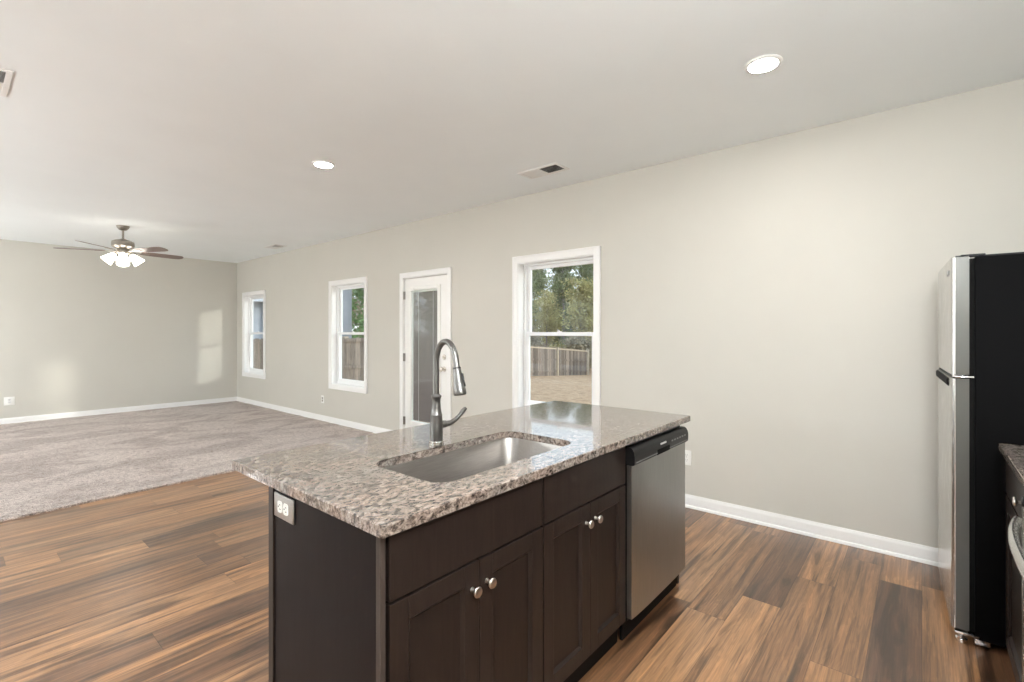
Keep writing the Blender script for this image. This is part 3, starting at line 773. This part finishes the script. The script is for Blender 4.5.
# ------------------------------------------------------------------ refrigerator (local: front at y=0, near side at x=0)
def make_fridge():
    root = thing('refrigerator', 'tall black-sided top-freezer refrigerator with steel doors at the right', 'refrigerator')
    w = 0.705
    MB().box(0, w, -0.735, -0.076, 0.035, 1.695, 0.004).build('body', M['fridge_side'], root, smooth=40)
    MB().box(0.012, w - 0.012, -0.077, -0.056, 0.06, 1.69).build('gasket', M['gasket'], root)
    def door(nm, z0, z1):
        r = 0.014; pts = [(0, -0.057), (0, -r)]
        for k in range(1, 7): a = R(180 - 90 * k / 6); pts.append((r + r * math.cos(a), -r + r * math.sin(a)))
        for k in range(0, 7): a = R(90 - 90 * k / 6); pts.append((w - r + r * math.cos(a), -r + r * math.sin(a)))
        pts += [(w, -0.057)]
        side = MB().prism([(x, y - 0.0006) for x, y in pts], 'Z', z0, z1).build(nm, M['steel_side'], root, smooth=30)
        # brushed front skin wrapping the rounded corners
        fr = []; 
        for x, y in pts[1:-1]: fr.append((x, y))
        back = [(x, min(y, -0.0) - 0.004) for x, y in pts[1:-1]][::-1]
        mb = MB(); bm = mb.bm
        mb.rings([[Vector((x, y + 0.0006, z)) for x, y in fr] for z in (z0, z1)], close=False, cap0=False, cap1=False)
        mb.build('door_skin', M['steel_light'], side, smooth=50)
        return side
    fz = door('freezer_door', 1.180, 1.698)
    MB().box(0.010, w - 0.004, -0.056, -0.014, 1.698, 1.706, 0.002).build('door_cap', M['black'], fz)
    rd = door('refrigerator_door', 0.062, 1.162)
    MB().box(0.006, w - 0.004, -0.056, -0.004, 1.162, 1.170, 0.002).build('door_cap', M['black'], rd)
    # black pocket handle lying along the top of the lower door
    sec = [(-0.010, 1.158), (0.004, 1.157), (0.008, 1.150), (0.008, 1.126), (0.003, 1.120), (-0.010, 1.118)]
    MB().prism([(y, z) for y, z in sec], 'X', 0.110, w + 0.002).build('handle', M['gasket'], rd, smooth=30)
    MB().box(0.085, 0.165, 0.0008, 0.0035, 1.628, 1.650, 0.001).build('badge', M['grey_mark'], fz)
    # hinges and front foot on the near side
    mb = MB(); mb.box(-0.003, 0.050, -0.074, -0.010, 1.1670, 1.1745, 0.003); mb.lathe([(0.011, 0), (0.011, 0.014)], (0.018, -0.014, 1.163), seg=14)
    mb.build('middle_hinge', M['chrome'], root, smooth=40)
    mb = MB(); mb.box(0.004, 0.060, -0.11, -0.030, 1.698, 1.708, 0.003); mb.build('top_hinge', M['black'], root)
    MB().box(0.02, w - 0.02, -0.24, -0.09, 1.695, 1.704, 0.003).build('top_cover', M['black'], root)
    mb = MB()
    mb.box(-0.002, 0.060, -0.090, -0.010, 0.040, 0.052, 0.003); mb.box(0.004, 0.016, -0.125, -0.075, 0.012, 0.046, 0.004)
    mb.lathe([(0.019, 0.0), (0.021, 0.004), (0.021, 0.016), (0.012, 0.020), (0.009, 0.042)], (0.022, -0.034, 0.0), seg=16)
    mb.build('leveling_foot', M['chrome'], root, smooth=40)
    MB().lathe([(0.019, 0.0), (0.021, 0.004), (0.021, 0.016), (0.009, 0.042)], (w - 0.03, -0.09, 0.0), seg=16).build('leveling_foot', M['chrome'], root, smooth=40)
    MB().box(0.03, w - 0.03, -0.095, -0.080, 0.02, 0.06).build('base_grille', M['black'], root)
    for xx in (0.04, w - 0.04):
        MB().lathe([(0.025, -0.012), (0.025, 0.012)], (xx, -0.68, 0.025), (1, 0, 0), 16).build('roller', M['black'], root, smooth=40)
    root.location = (2.895, -0.100, 0); root.rotation_euler = (0, 0, R(2.6))
make_fridge()

# ------------------------------------------------------------------ cabinet and worktop beside the range
def make_side_cabinet():
    x0, x1, yf = 2.180, 2.780, -0.258
    root = thing('base_cabinet', 'narrow dark cabinet with one drawer between range and refrigerator', 'cabinet', ((x0 + x1) / 2, -0.55, 0))
    MB().box(x0, x1, YB + 0.005, yf - 0.019, 0.10, 0.882).build('body', M['espresso'], root)
    MB().box(x0, x1, yf - 0.09, yf - 0.075, 0, 0.10).build('toe_kick', M['toe'], root)
    a, b = x0 + 0.006, x1 - 0.006
    dr = MB().box(a, b, yf - 0.019, yf, 0.722, 0.872, 0.002).build('drawer', M['espresso'], root)
    MB().lathe([(0.0075, 0.0), (0.005, 0.010), (0.0055, 0.016), (0.0135, 0.020), (0.0155, 0.024), (0.0135, 0.028), (0.006, 0.0295)], (2.30, yf, 0.806), (0, 1, 0), 18).build('knob', M['nickel'], dr, smooth=50)
    s = 0.058; z0, z1 = 0.108, 0.714; mb = MB()
    mb.box(a, a + s, yf - 0.019, yf, z0, z1, 0.0015); mb.box(b - s, b, yf - 0.019, yf, z0, z1, 0.0015)
    mb.box(a + s, b - s, yf - 0.019, yf, z1 - s, z1, 0.0015); mb.box(a + s, b - s, yf - 0.019, yf, z0, z0 + s, 0.0015)
    mb.prism([(yf - 0.002, z0 + s), (yf - 0.012, z0 + s + 0.012), (yf - 0.019, z0 + s + 0.012), (yf - 0.019, z0 + s)], 'X', a + s, b - s)
    d = mb.build('door', M['espresso'], root)
    MB().box(a + s, b - s, yf - 0.018, yf - 0.011, z0 + s, z1 - s).build('panel', M['espresso_panel'], d)
    ct = MB().box(2.166, 2.797, YB + 0.002, -0.240, 0.884, T, 0.003).build('countertop', M['granite'])
    tag(ct, 'small granite worktop between the range and the refrigerator', 'countertop')
make_side_cabinet()

# ------------------------------------------------------------------ range
def make_range():
    x0, x1, yf = 1.400, 2.160, -0.235
    root = thing('kitchen_range', 'stainless steel range with bowed oven handle at the right edge', 'range', ((x0 + x1) / 2, -0.55, 0))
    MB().box(x0, x1, YB + 0.02, yf - 0.032, 0.03, 0.900).build('body', M['black'], root)
    od = MB().box(x0 + 0.002, x1 - 0.002, yf - 0.030, yf, 0.245, 0.832, 0.006).build('oven_door', M['steel_light'], root, smooth=40)
    MB().box(x0 + 0.13, x1 - 0.13, yf - 0.004, yf + 0.0015, 0.36, 0.68, 0.001).build('oven_window', M['black_gloss'], od)
    xm = (x0 + x1) / 2; hp = []; n = 20
    for i in range(n + 1):
        u = -1 + 2 * i / n
        hp.append((xm + 0.335 * u, yf + 0.014 + 0.030 * (1 - abs(u) ** 2.6), 0.790))
    MB().tube(hp, [(0.019, 0.011)] * (n + 1), 14, flat=(0, 0, 1)).build('handle', M['steel_light'], od, smooth=50)
    MB().box(x0 + 0.002, x1 - 0.002, yf - 0.030, yf, 0.085, 0.238, 0.006).build('storage_drawer', M['steel_light'], root, smooth=40)
    cp = MB().prism([(yf - 0.032, 0.838), (yf - 0.002, 0.838), (yf - 0.012, 0.896), (yf - 0.032, 0.905)], 'X', x0, x1).build('control_panel', M['steel_light'], root)
    for k in range(5):
        MB().lathe([(0.018, 0.0), (0.017, 0.016), (0.014, 0.019)], (x0 + 0.10 + k * 0.14, yf - 0.008, 0.868), (0, 1, 0.1), 18).build('burner_knob', M['black'], cp, smooth=40)
    ck = MB().box(x0 - 0.002, x1 + 0.002, YB + 0.02, yf - 0.012, 0.902, 0.916, 0.003).build('cooktop', M['black_gloss'], root)
    for bx, by, r in ((x0 + 0.2, yf - 0.17, 0.10), (x1 - 0.2, yf - 0.17, 0.08), (x0 + 0.2, yf - 0.42, 0.08), (x1 - 0.2, yf - 0.42, 0.10)):
        MB().lathe([(r, 0), (r, 0.0006), (r - 0.004, 0.0008)], (bx, by, 0.916), seg=32).build('burner', M['grey_mark'], ck)
    MB().box(x0, x1, YB + 0.012, YB + 0.07, 0.90, 1.08, 0.006).build('backguard', M['steel_light'], root, smooth=40)
    for xx in (x0 + 0.05, x1 - 0.05):
        for yy in (yf - 0.08, YB + 0.08):
            MB().lathe([(0.018, 0.0), (0.018, 0.006), (0.009, 0.010), (0.009, 0.032)], (xx, yy, 0), seg=12).build('leg', M['black'], root, smooth=40)
make_range()

# ------------------------------------------------------------------ ceiling fan
def make_fan():
    cx, cy = 1.515, 7.863
    root = thing('ceiling_fan', 'five-blade ceiling fan with lit glass shades above the carpet', 'ceiling fan', (cx, cy, H))
    MB().lathe([(0.070, 0.0), (0.070, -0.010), (0.060, -0.030), (0.040, -0.052), (0.018, -0.060)][::1], (cx, cy, H), seg=28).build('canopy', M['fan_metal'], root, smooth=40)
    MB().lathe([(0.0125, -0.055), (0.0125, -0.175)], (cx, cy, H), seg=14).build('downrod', M['fan_metal'], root, smooth=40)
    MB().lathe([(0.022, -0.165), (0.045, -0.178), (0.090, -0.190), (0.115, -0.205), (0.120, -0.225), (0.120, -0.262), (0.108, -0.276), (0.080, -0.290), (0.060, -0.300)], (cx, cy, H), seg=36).build('motor_housing', M['fan_metal'], root, smooth=35)
    MB().lathe([(0.062, -0.300), (0.066, -0.310), (0.066, -0.345), (0.050, -0.372), (0.020, -0.384)], (cx, cy, H), seg=28).build('switch_housing', M['fan_metal'], root, smooth=35)
    zb = H - 0.325
    for k in range(5):
        a = R(8 + 72 * k); d = Vector((math.cos(a), math.sin(a), 0)); n = Vector((-math.sin(a), math.cos(a), 0)); p = R(-12)
        nn = n * math.cos(p) + Vector((0, 0, math.sin(p))); up = d.cross(nn)
        c = Vector((cx, cy, zb))
        out = [(0.20, -0.052), (0.30, -0.062), (0.60, -0.070), (0.665, -0.062), (0.690, -0.035), (0.697, 0.0), (0.690, 0.035), (0.665, 0.062), (0.60, 0.070), (0.30, 0.062), (0.20, 0.052)]
        mb = MB()
        mb.rings([[c + d * u + nn * v + up * h for u, v in out] for h in (-0.003, 0.003)])
        bl = mb.build('blade', M['blade'], root)
        br = MB()
        arm = [(0.085, 0.012), (0.13, 0.018), (0.19, 0.020), (0.25, 0.045), (0.29, 0.030)]
        br.rings([[c + d * u + nn * v * 0.5 - up * 0.006 for u, v in arm] + [c + d * u - nn * v * 0.5 - up * 0.006 for u, v in arm[::-1]],
                  [c + d * u + nn * v * 0.5 - up * 0.010 for u, v in arm] + [c + d * u - nn * v * 0.5 - up * 0.010 for u, v in arm[::-1]]])
        br.tube([c + d * 0.055 + Vector((0, 0, 0.012)), c + d * 0.09 - up * 0.006], 0.010, 8)
        br.build('blade_bracket', M['fan_metal'], bl)
    for k in range(4):
        a = R(-101 + 90 * k); d = Vector((math.cos(a), math.sin(a), 0))
        ax = (d * 0.66 + Vector((0, 0, -0.75))).normalized()
        o0 = Vector((cx, cy, H - 0.345)) + d * 0.055
        hold = MB().tube([o0 - d * 0.02, o0 + d * 0.015 + Vector((0, 0, -0.004)), o0 + ax * 0.035 + d * 0.008], 0.012, 10).build('lamp_arm', M['fan_metal'], root, smooth=50)
        o1 = o0 + ax * 0.032 + d * 0.008
        MB().lathe([(0.024, 0.0), (0.030, 0.010), (0.040, 0.035), (0.052, 0.075), (0.066, 0.120), (0.070, 0.132), (0.064, 0.131), (0.048, 0.075), (0.030, 0.020), (0.012, 0.012)], o1, ax, 24).build('lamp_shade', M['shade'], root, smooth=50)
    for dx in (0.02, -0.03):
        MB().tube([(cx + dx, cy - 0.03, H - 0.37), (cx + dx, cy - 0.03, H - 0.46)], 0.0015, 6).build('pull_chain', M['fan_metal'], root)
make_fan()

# ------------------------------------------------------------------ recessed downlights
def make_can():
    root = thing('recessed_downlight', '', 'downlight')
    MB().lathe([(0.068, -0.004), (0.068, -0.010), (0.078, -0.012), (0.087, -0.006), (0.089, 0.0)], (0, 0, 0), seg=40, cap0=False, cap1=False).build('trim_ring', M['vent_white'], root, smooth=50)
    MB().lathe([(0.0695, -0.003), (0.0695, -0.0062)], (0, 0, 0), seg=40).build('lens', M['lens'], root)
    return root
cans = [(2.719, 0.620, 'round lit downlight in the ceiling at the upper right'),
        (2.015, 3.722, 'small round lit downlight in the middle of the ceiling'),
        (-0.50, 2.600, 'added downlight brightening the wood floor left of the frame'),  # this and the next two are added, unseen lights
        (0.350, 0.620, 'added unseen downlight over the near end of the island'),
        (-1.60, 0.620, 'added unseen downlight behind the camera over the kitchen')]
proto = make_can()
for i, (x, y, lab) in enumerate(cans):
    o = proto if i == 0 else copy_tree(proto)
    o.location = (x, y, H); o['label'] = lab; o['group'] = 'recessed downlights'

# added fill lights: unseen glowing globes that brighten the room from outside the frame
for x, y, z, gr, lab in ((-1.45, 2.3, 1.75, 0.078, 'small added fill globe left of the frame over the wood floor'), (0.30, -0.30, 2.15, 0.150, 'added fill globe behind the camera over the kitchen'),
                         (-1.70, 4.6, 1.60, 0.130, 'added fill globe left of the frame near the carpet'), (-1.90, 8.7, 1.45, 0.170, 'large added fill globe left of the frame in the living room')):
    root = thing('fill_globe', lab, 'fill lamp', (x, y, H), 'added fill globes')
    MB().lathe([(0.060, 0.0), (0.060, -0.012), (0.020, -0.030)], (x, y, H), seg=24).build('canopy', M['nickel'], root, smooth=40)
    MB().tube([(x, y, H - 0.02), (x, y, z + gr + 0.01)], 0.005, 8).build('stem', M['nickel'], root)
    MB().lathe([(0.045, gr + 0.025), (0.048, gr), (0.040, gr - 0.015)], (x, y, z), seg=24).build('socket_cap', M['nickel'], root, smooth=40)
    MB().lathe([(gr * math.sin(R(k * 10)), -gr * math.cos(R(k * 10))) for k in range(19)], (x, y, z), seg=32).build('globe', M['globe'], root, smooth=80)

# ------------------------------------------------------------------ ceiling air registers
def make_vent():
    root = thing('air_vent', '', 'vent')
    lx, ly = 0.098, 0.205
    mb = MB(); e = 0.026
    for (a, b, c, d) in ((-lx, lx, -ly, -ly + e), (-lx, lx, ly - e, ly), (-lx, -lx + e, -ly + e, ly - e), (lx - e, lx, -ly + e, ly - e), (-lx + e, lx - e, -0.006, 0.006)):
        mb.box(a, b, c, d, -0.008, 0, 0.002)
    mb.build('frame', M['vent_white'], root)
    MB().box(-lx + 0.01, lx - 0.01, -ly + 0.01, ly - 0.01, -0.0015, -0.0005).build('duct_opening', M['duct_dark'], root)
    for s in (-1, 1):
        mb = MB(); ang = R(-35) * s
        for k in range(13):
            y = s * (0.014 + k * 0.0128); h = 0.008
            dy, dz = h * math.cos(ang), h * math.sin(ang)
            mb.prism([(y - dy / 2, -0.0055 - dz / 2), (y + dy / 2, -0.0055 + dz / 2), (y + dy / 2, -0.0048 + dz / 2), (y - dy / 2, -0.0048 - dz / 2)], 'X', -lx + e, lx - e)
        mb.build('louvers', M['vent_white'], root)
    return root
pv = make_vent()
for i, (x, y, lab) in enumerate([(3.305, 2.455, 'white ceiling register above the near window'),
                                 (3.450, 7.880, 'white ceiling register far back beside the window wall'),
                                 (0.148, 3.852, 'white ceiling register cut off by the left frame edge')]):
    o = pv if i == 0 else copy_tree(pv)
    o.location = (x, y, H); o['label'] = lab; o['group'] = 'ceiling registers'

# ------------------------------------------------------------------ outdoors
def gz(x, y=0):
    if x < 5: return -0.50
    if x < 23: return -0.50 - (x - 5) * 0.042
    if x < 40: return -1.256 - (x - 23) * 0.066
    return -2.378
def ground():
    mb = MB(); bm = mb.bm
    xs = [3.95, 5] + [5 + 1.5 * k for k in range(1, 30)] + [60, 90]
    ys = [-30 + 3 * k for k in range(36)]
    g = [[bm.verts.new((x, y, gz(x))) for y in ys] for x in xs]
    for a, b in zip(g, g[1:]):
        for j in range(len(ys) - 1): bm.faces.new((a[j], b[j], b[j + 1], a[j + 1]))
    ys2 = [10.52, 25, 75]; xs2 = [XL - WT - 0.02, 0.5, 3.95]
    g = [[bm.verts.new((x, y, -0.5)) for y in ys2] for x in xs2]
    for a, b in zip(g, g[1:]):
        for j in range(2): bm.faces.new((a[j], b[j], b[j + 1], a[j + 1]))
    g = [[bm.verts.new((x, y, -0.4)) for y in (-30, -10, 10, 40)] for x in (-60, -20, XL - WT - 0.02)]
    for a, b in zip(g, g[1:]):
        for j in range(3): bm.faces.new((a[j], b[j], b[j + 1], a[j + 1]))
    struct(mb.build('ground_lawn', M['grass']), 'straw-coloured dormant lawn outside the windows', 'lawn')
ground()

def make_fence(name, p0, p1, h, nsec, label, hgt=1.83, cap=True, ps=0.0):
    p0, p1 = Vector(p0), Vector(p1); L = (p1 - p0).length; d = (p1 - p0) / L; nrm = Vector((d.y, -d.x))
    root = thing(name, label, 'fence', (p0.x, p0.y, gz(p0.x)))
    ang = math.atan2(d.y, d.x)
    def P(u, v, z): q = p0 + d * u + nrm * v; return Vector((q.x, q.y, z))
    rnd = random.Random(int(L * 10))
    mb = MB(); bw = 0.145; n = int(L / bw)
    for i in range(n):
        a, b = i * bw, i * bw + bw - 0.006
        za = h(a); zt = za + hgt + rnd.uniform(-0.012, 0.012); z0 = gz((p0 + d * a).x) - 0.02
        e = rnd.uniform(-0.003, 0.003)
        A = [P(a, e, z0), P(b, e, z0), P(b, e, zt - 0.03), P(b - 0.03, e, zt), P(a + 0.03, e, zt), P(a, e, zt - 0.03)]
        B = [v + Vector((-nrm.x, -nrm.y, 0)) * 0.018 for v in A]
        mb.rings([A, B])
    mb.build('boards', M['fence'], root)
    for zz in (0.25, 1.0, 1.72):
        m2 = MB()
        for k in range(nsec):
            a, b = L * k / nsec, L * (k + 1) / nsec
            A = [P(a, 0.005, h(a) + zz), P(a, 0.045, h(a) + zz), P(a, 0.045, h(a) + zz + 0.085), P(a, 0.005, h(a) + zz + 0.085)]
            B = [P(b, 0.005, h(b) + zz), P(b, 0.045, h(b) + zz), P(b, 0.045, h(b) + zz + 0.085), P(b, 0.005, h(b) + zz + 0.085)]
            m2.rings([A, B])
        m2.build('rail', M['fence'] if zz < 1.5 or not cap else M['fence_post'], root)
    for k in range(nsec + 1):
        a = L * k / nsec; z0 = gz((p0 + d * a).x) - 0.02
        m2 = MB(); A = [P(a - 0.06, ps, z0), P(a + 0.06, ps, z0), P(a + 0.06, ps + 0.12, z0), P(a - 0.06, ps + 0.12, z0)]
        B = [Vector((v.x, v.y, h(a) + hgt + 0.03)) for v in A]
        m2.rings([A, B]); m2.build('post', M['fence_post'], root)
    return root
make_fence('wooden_fence', (4.2, 11.7), (9.8, 11.7), lambda a: -0.60, 2, 'weathered grey board fence close outside the middle window', cap=False, ps=-0.15)
_d = Vector((31.1, 19.0)) - Vector((11.3, 16.22))
make_fence('wooden_fence', (11.3, 16.22), (31.1, 19.0), lambda a: gz(11.3 + _d.x * a / _d.length), 4, 'long weathered board fence across the dry lawn seen through the near window')

def make_house():
    root = thing('neighbour_house', 'pale blue-grey sided house behind the fence, seen through the far window', 'house', (3, 16, -0.5))
    MB().box(-6, 7.3, 14.6, 22, -0.5, 2.38).build('wall', M['siding'], root)
    tag(MB().box(7.3, 9.15, 15.0, 22, -0.5, 4.2).build('wall', M['siding_shaded'], root), 'taller end of the house with shade in its siding colour')
    mb = MB(); mb.prism([(14.05, 2.30), (14.05, 2.42), (18.3, 4.2), (22.5, 2.42), (22.5, 2.30)], 'X', -6.4, 7.29); mb.prism([(7.2, 4.2), (8.2, 5.2), (9.6, 4.2)], 'Y', 14.6, 22.3)
    mb.build('roof', M['shingle'], root)
    MB().box(-6.4, 7.28, 13.98, 14.06, 2.22, 2.42, 0.02).build('gutter', M['house_trim'], root)
    MB().box(6.02, 6.12, 14.50, 14.60, -0.5, 2.30, 0.02).build('downspout', M['house_trim'], root)
    f = frame_y = MB(); f.box(6.22, 7.02, 14.56, 14.62, 0.75, 2.08, 0.01); fo = f.build('window_frame', M['house_trim'], root)
    MB().box(6.32, 6.92, 14.545, 14.565, 0.85, 1.98).build('pane', M['house_glass'], fo)
make_house()

# trees: crown of small leaf blades on a branching trunk
def leaf_cloud(mb, rnd, centres, n, s0, s1, flat=0.5):
    bm = mb.bm
    for _ in range(n):
        c, rad = rnd.choice(centres)
        v = Vector((rnd.gauss(0, 1), rnd.gauss(0, 1), rnd.gauss(0, 1) * flat)); v = c + v * rad * 0.5
        a = Vector((rnd.uniform(-1, 1), rnd.uniform(-1, 1), rnd.uniform(-1, 1))).normalized(); b = a.orthogonal().normalized()
        b = (Quaternion(a, rnd.uniform(0, 6.28)) @ b)
        s = rnd.uniform(s0, s1); w = s * rnd.uniform(0.25, 0.5)
        bm.faces.new([bm.verts.new(p) for p in (v - a * s, v + b * w, v + a * s, v - b * w)])
def make_tree(name, label, group, seed, hgt, crown0, spread, n, leaf, s0, s1, trunk_r, nb):
    rnd = random.Random(seed); root = thing(name, label, 'tree', (0, 0, 0), group)
    mb = MB(); pts = []; x = y = 0
    for k in range(9):
        pts.append((x, y, hgt * k / 8 - 0.3)); x += rnd.uniform(-0.12, 0.12); y += rnd.uniform(-0.12, 0.12)
    mb.tube(pts, [trunk_r * (1 - 0.105 * k) for k in range(9)], 8)
    cs = []
    for _ in range(nb):
        t_ = rnd.uniform(crown0, 0.97); i = min(7, int(t_ * 8)); f = t_ * 8 - i
        p = Vector(pts[i]).lerp(Vector(pts[i + 1]), f)
        a = rnd.uniform(0, 2 * math.pi); ln = spread * (1.1 - t_ * 0.75) * rnd.uniform(0.5, 1.1)
        q = p + Vector((math.cos(a) * ln, math.sin(a) * ln, ln * rnd.uniform(0.1, 0.8)))
        m_ = p.lerp(q, 0.5) + Vector((rnd.uniform(-.15, .15), rnd.uniform(-.15, .15), rnd.uniform(-.1, .15)))
        r0 = trunk_r * 0.34 * (1.1 - t_ * 0.7)
        mb.tube([p, m_, q], [r0, r0 * 0.6, r0 * 0.15], 5)
        for _k in range(3):
            s = m_.lerp(q, rnd.uniform(0.0, 0.9)); e = s + Vector((rnd.uniform(-.6, .6), rnd.uniform(-.6, .6), rnd.uniform(0.0, .8))) * ln * 0.4
            mb.tube([s, e], [r0 * 0.4, r0 * 0.08], 4)
            cs.append((e, 0.9))
        cs.append((q, 1.1)); cs.append((m_, 0.8))
    mb.build('trunk', M['bark'], root, smooth=60)
    if n:
        mb = MB(); leaf_cloud(mb, rnd, cs, n, s0, s1); mb.build('foliage', leaf, root)
    return root
def place(proto, spots, first):
    for i, (x, y, s, a) in enumerate(spots):
        o = proto if i == 0 else copy_tree(proto)
        o.location = (x, y, gz(x)); o.rotation_euler = (0, 0, a); o.scale = (s, s, s)
rt = random.Random(21)
pine = make_tree('pine_tree', 'tall green pine in the wood past the lawn', 'pines past the lawn', 1, 15, 0.08, 2.7, 9500, M['leaf_pine'], 0.12, 0.28, 0.22, 54)
olive = make_tree('broadleaf_tree', 'olive-green leafy tree in the wood past the lawn', 'leafy trees past the lawn', 2, 9.5, 0.05, 2.4, 8000, M['leaf_olive'], 0.10, 0.22, 0.14, 52)
bare = make_tree('bare_tree', 'leafless grey-brown tree in the wood past the lawn', 'bare trees past the lawn', 3, 14, 0.15, 2.6, 0, None, 0, 0, 0.20, 120)
shrub = make_tree('shrub', 'low dry brown shrub at the edge of the wood', 'shrubs at the edge of the wood', 4, 3.4, 0.04, 1.7, 5200, M['leaf_dry'], 0.10, 0.22, 0.06, 24)
def wood():
    spots = {k: [] for k in ('pine', 'olive', 'bare', 'shrub')}
    pat = ['olive', 'bare', 'pine', 'olive', 'pine', 'bare', 'olive', 'pine']
    for r_, (x, y0, n_) in enumerate(((40.5, 11.5, 6), (47.5, 13.8, 6), (54.5, 16.2, 6), (62.0, 18.6, 6), (70.0, 22.0, 6))):
        for k in range(n_):
            y = y0 + (7.0 if r_ < 3 else 8.6) * k
            kind = pat[(k * 3 + r_ * 2 + (k * r_) % 3) % 8] if r_ < 2 else 'pine' if (k + r_) % 3 else 'olive'
            spots[kind].append((x + rt.uniform(-0.4, 0.4), y, rt.uniform(0.9, 1.1) * (0.95 if r_ < 3 else 1.1), rt.uniform(0, 6.28)))
    for k in range(8):
        spots['shrub'].append((34.2 + rt.uniform(-0.2, 0.2), 11.0 + 5.5 * k, rt.uniform(0.85, 1.1), rt.uniform(0, 6.28)))
    return spots
SP = wood()
SP['pine'] += [(82.0, 62.5, 1.45, 1.0), (84.0, 51.0, 1.45, 3.0)]
place(pine, SP['pine'], pine); place(olive, SP['olive'], olive); place(bare, SP['bare'], bare); place(shrub, SP['shrub'], shrub)
yard = make_tree('evergreen_tree', 'bright green evergreen rising above the close grey fence', None, 5, 6.5, 0.10, 2.2, 4200, M['leaf_green'], 0.08, 0.18, 0.12, 40)
yard.location = (13.6, 20.7, gz(13.6))
thick = make_tree('thicket_tree', 'brown thicket behind the close grey fence', 'brown thicket behind the fence', 6, 7, 0.05, 2.6, 3600, M['leaf_dry'], 0.08, 0.18, 0.12, 40)
place(thick, [(15.6, 25.8, 0.9, 0), (20.0, 28.0, 1.2, 1), (24.5, 34.0, 1.2, 2), (17.0, 34.0, 1.3, 3)], thick)
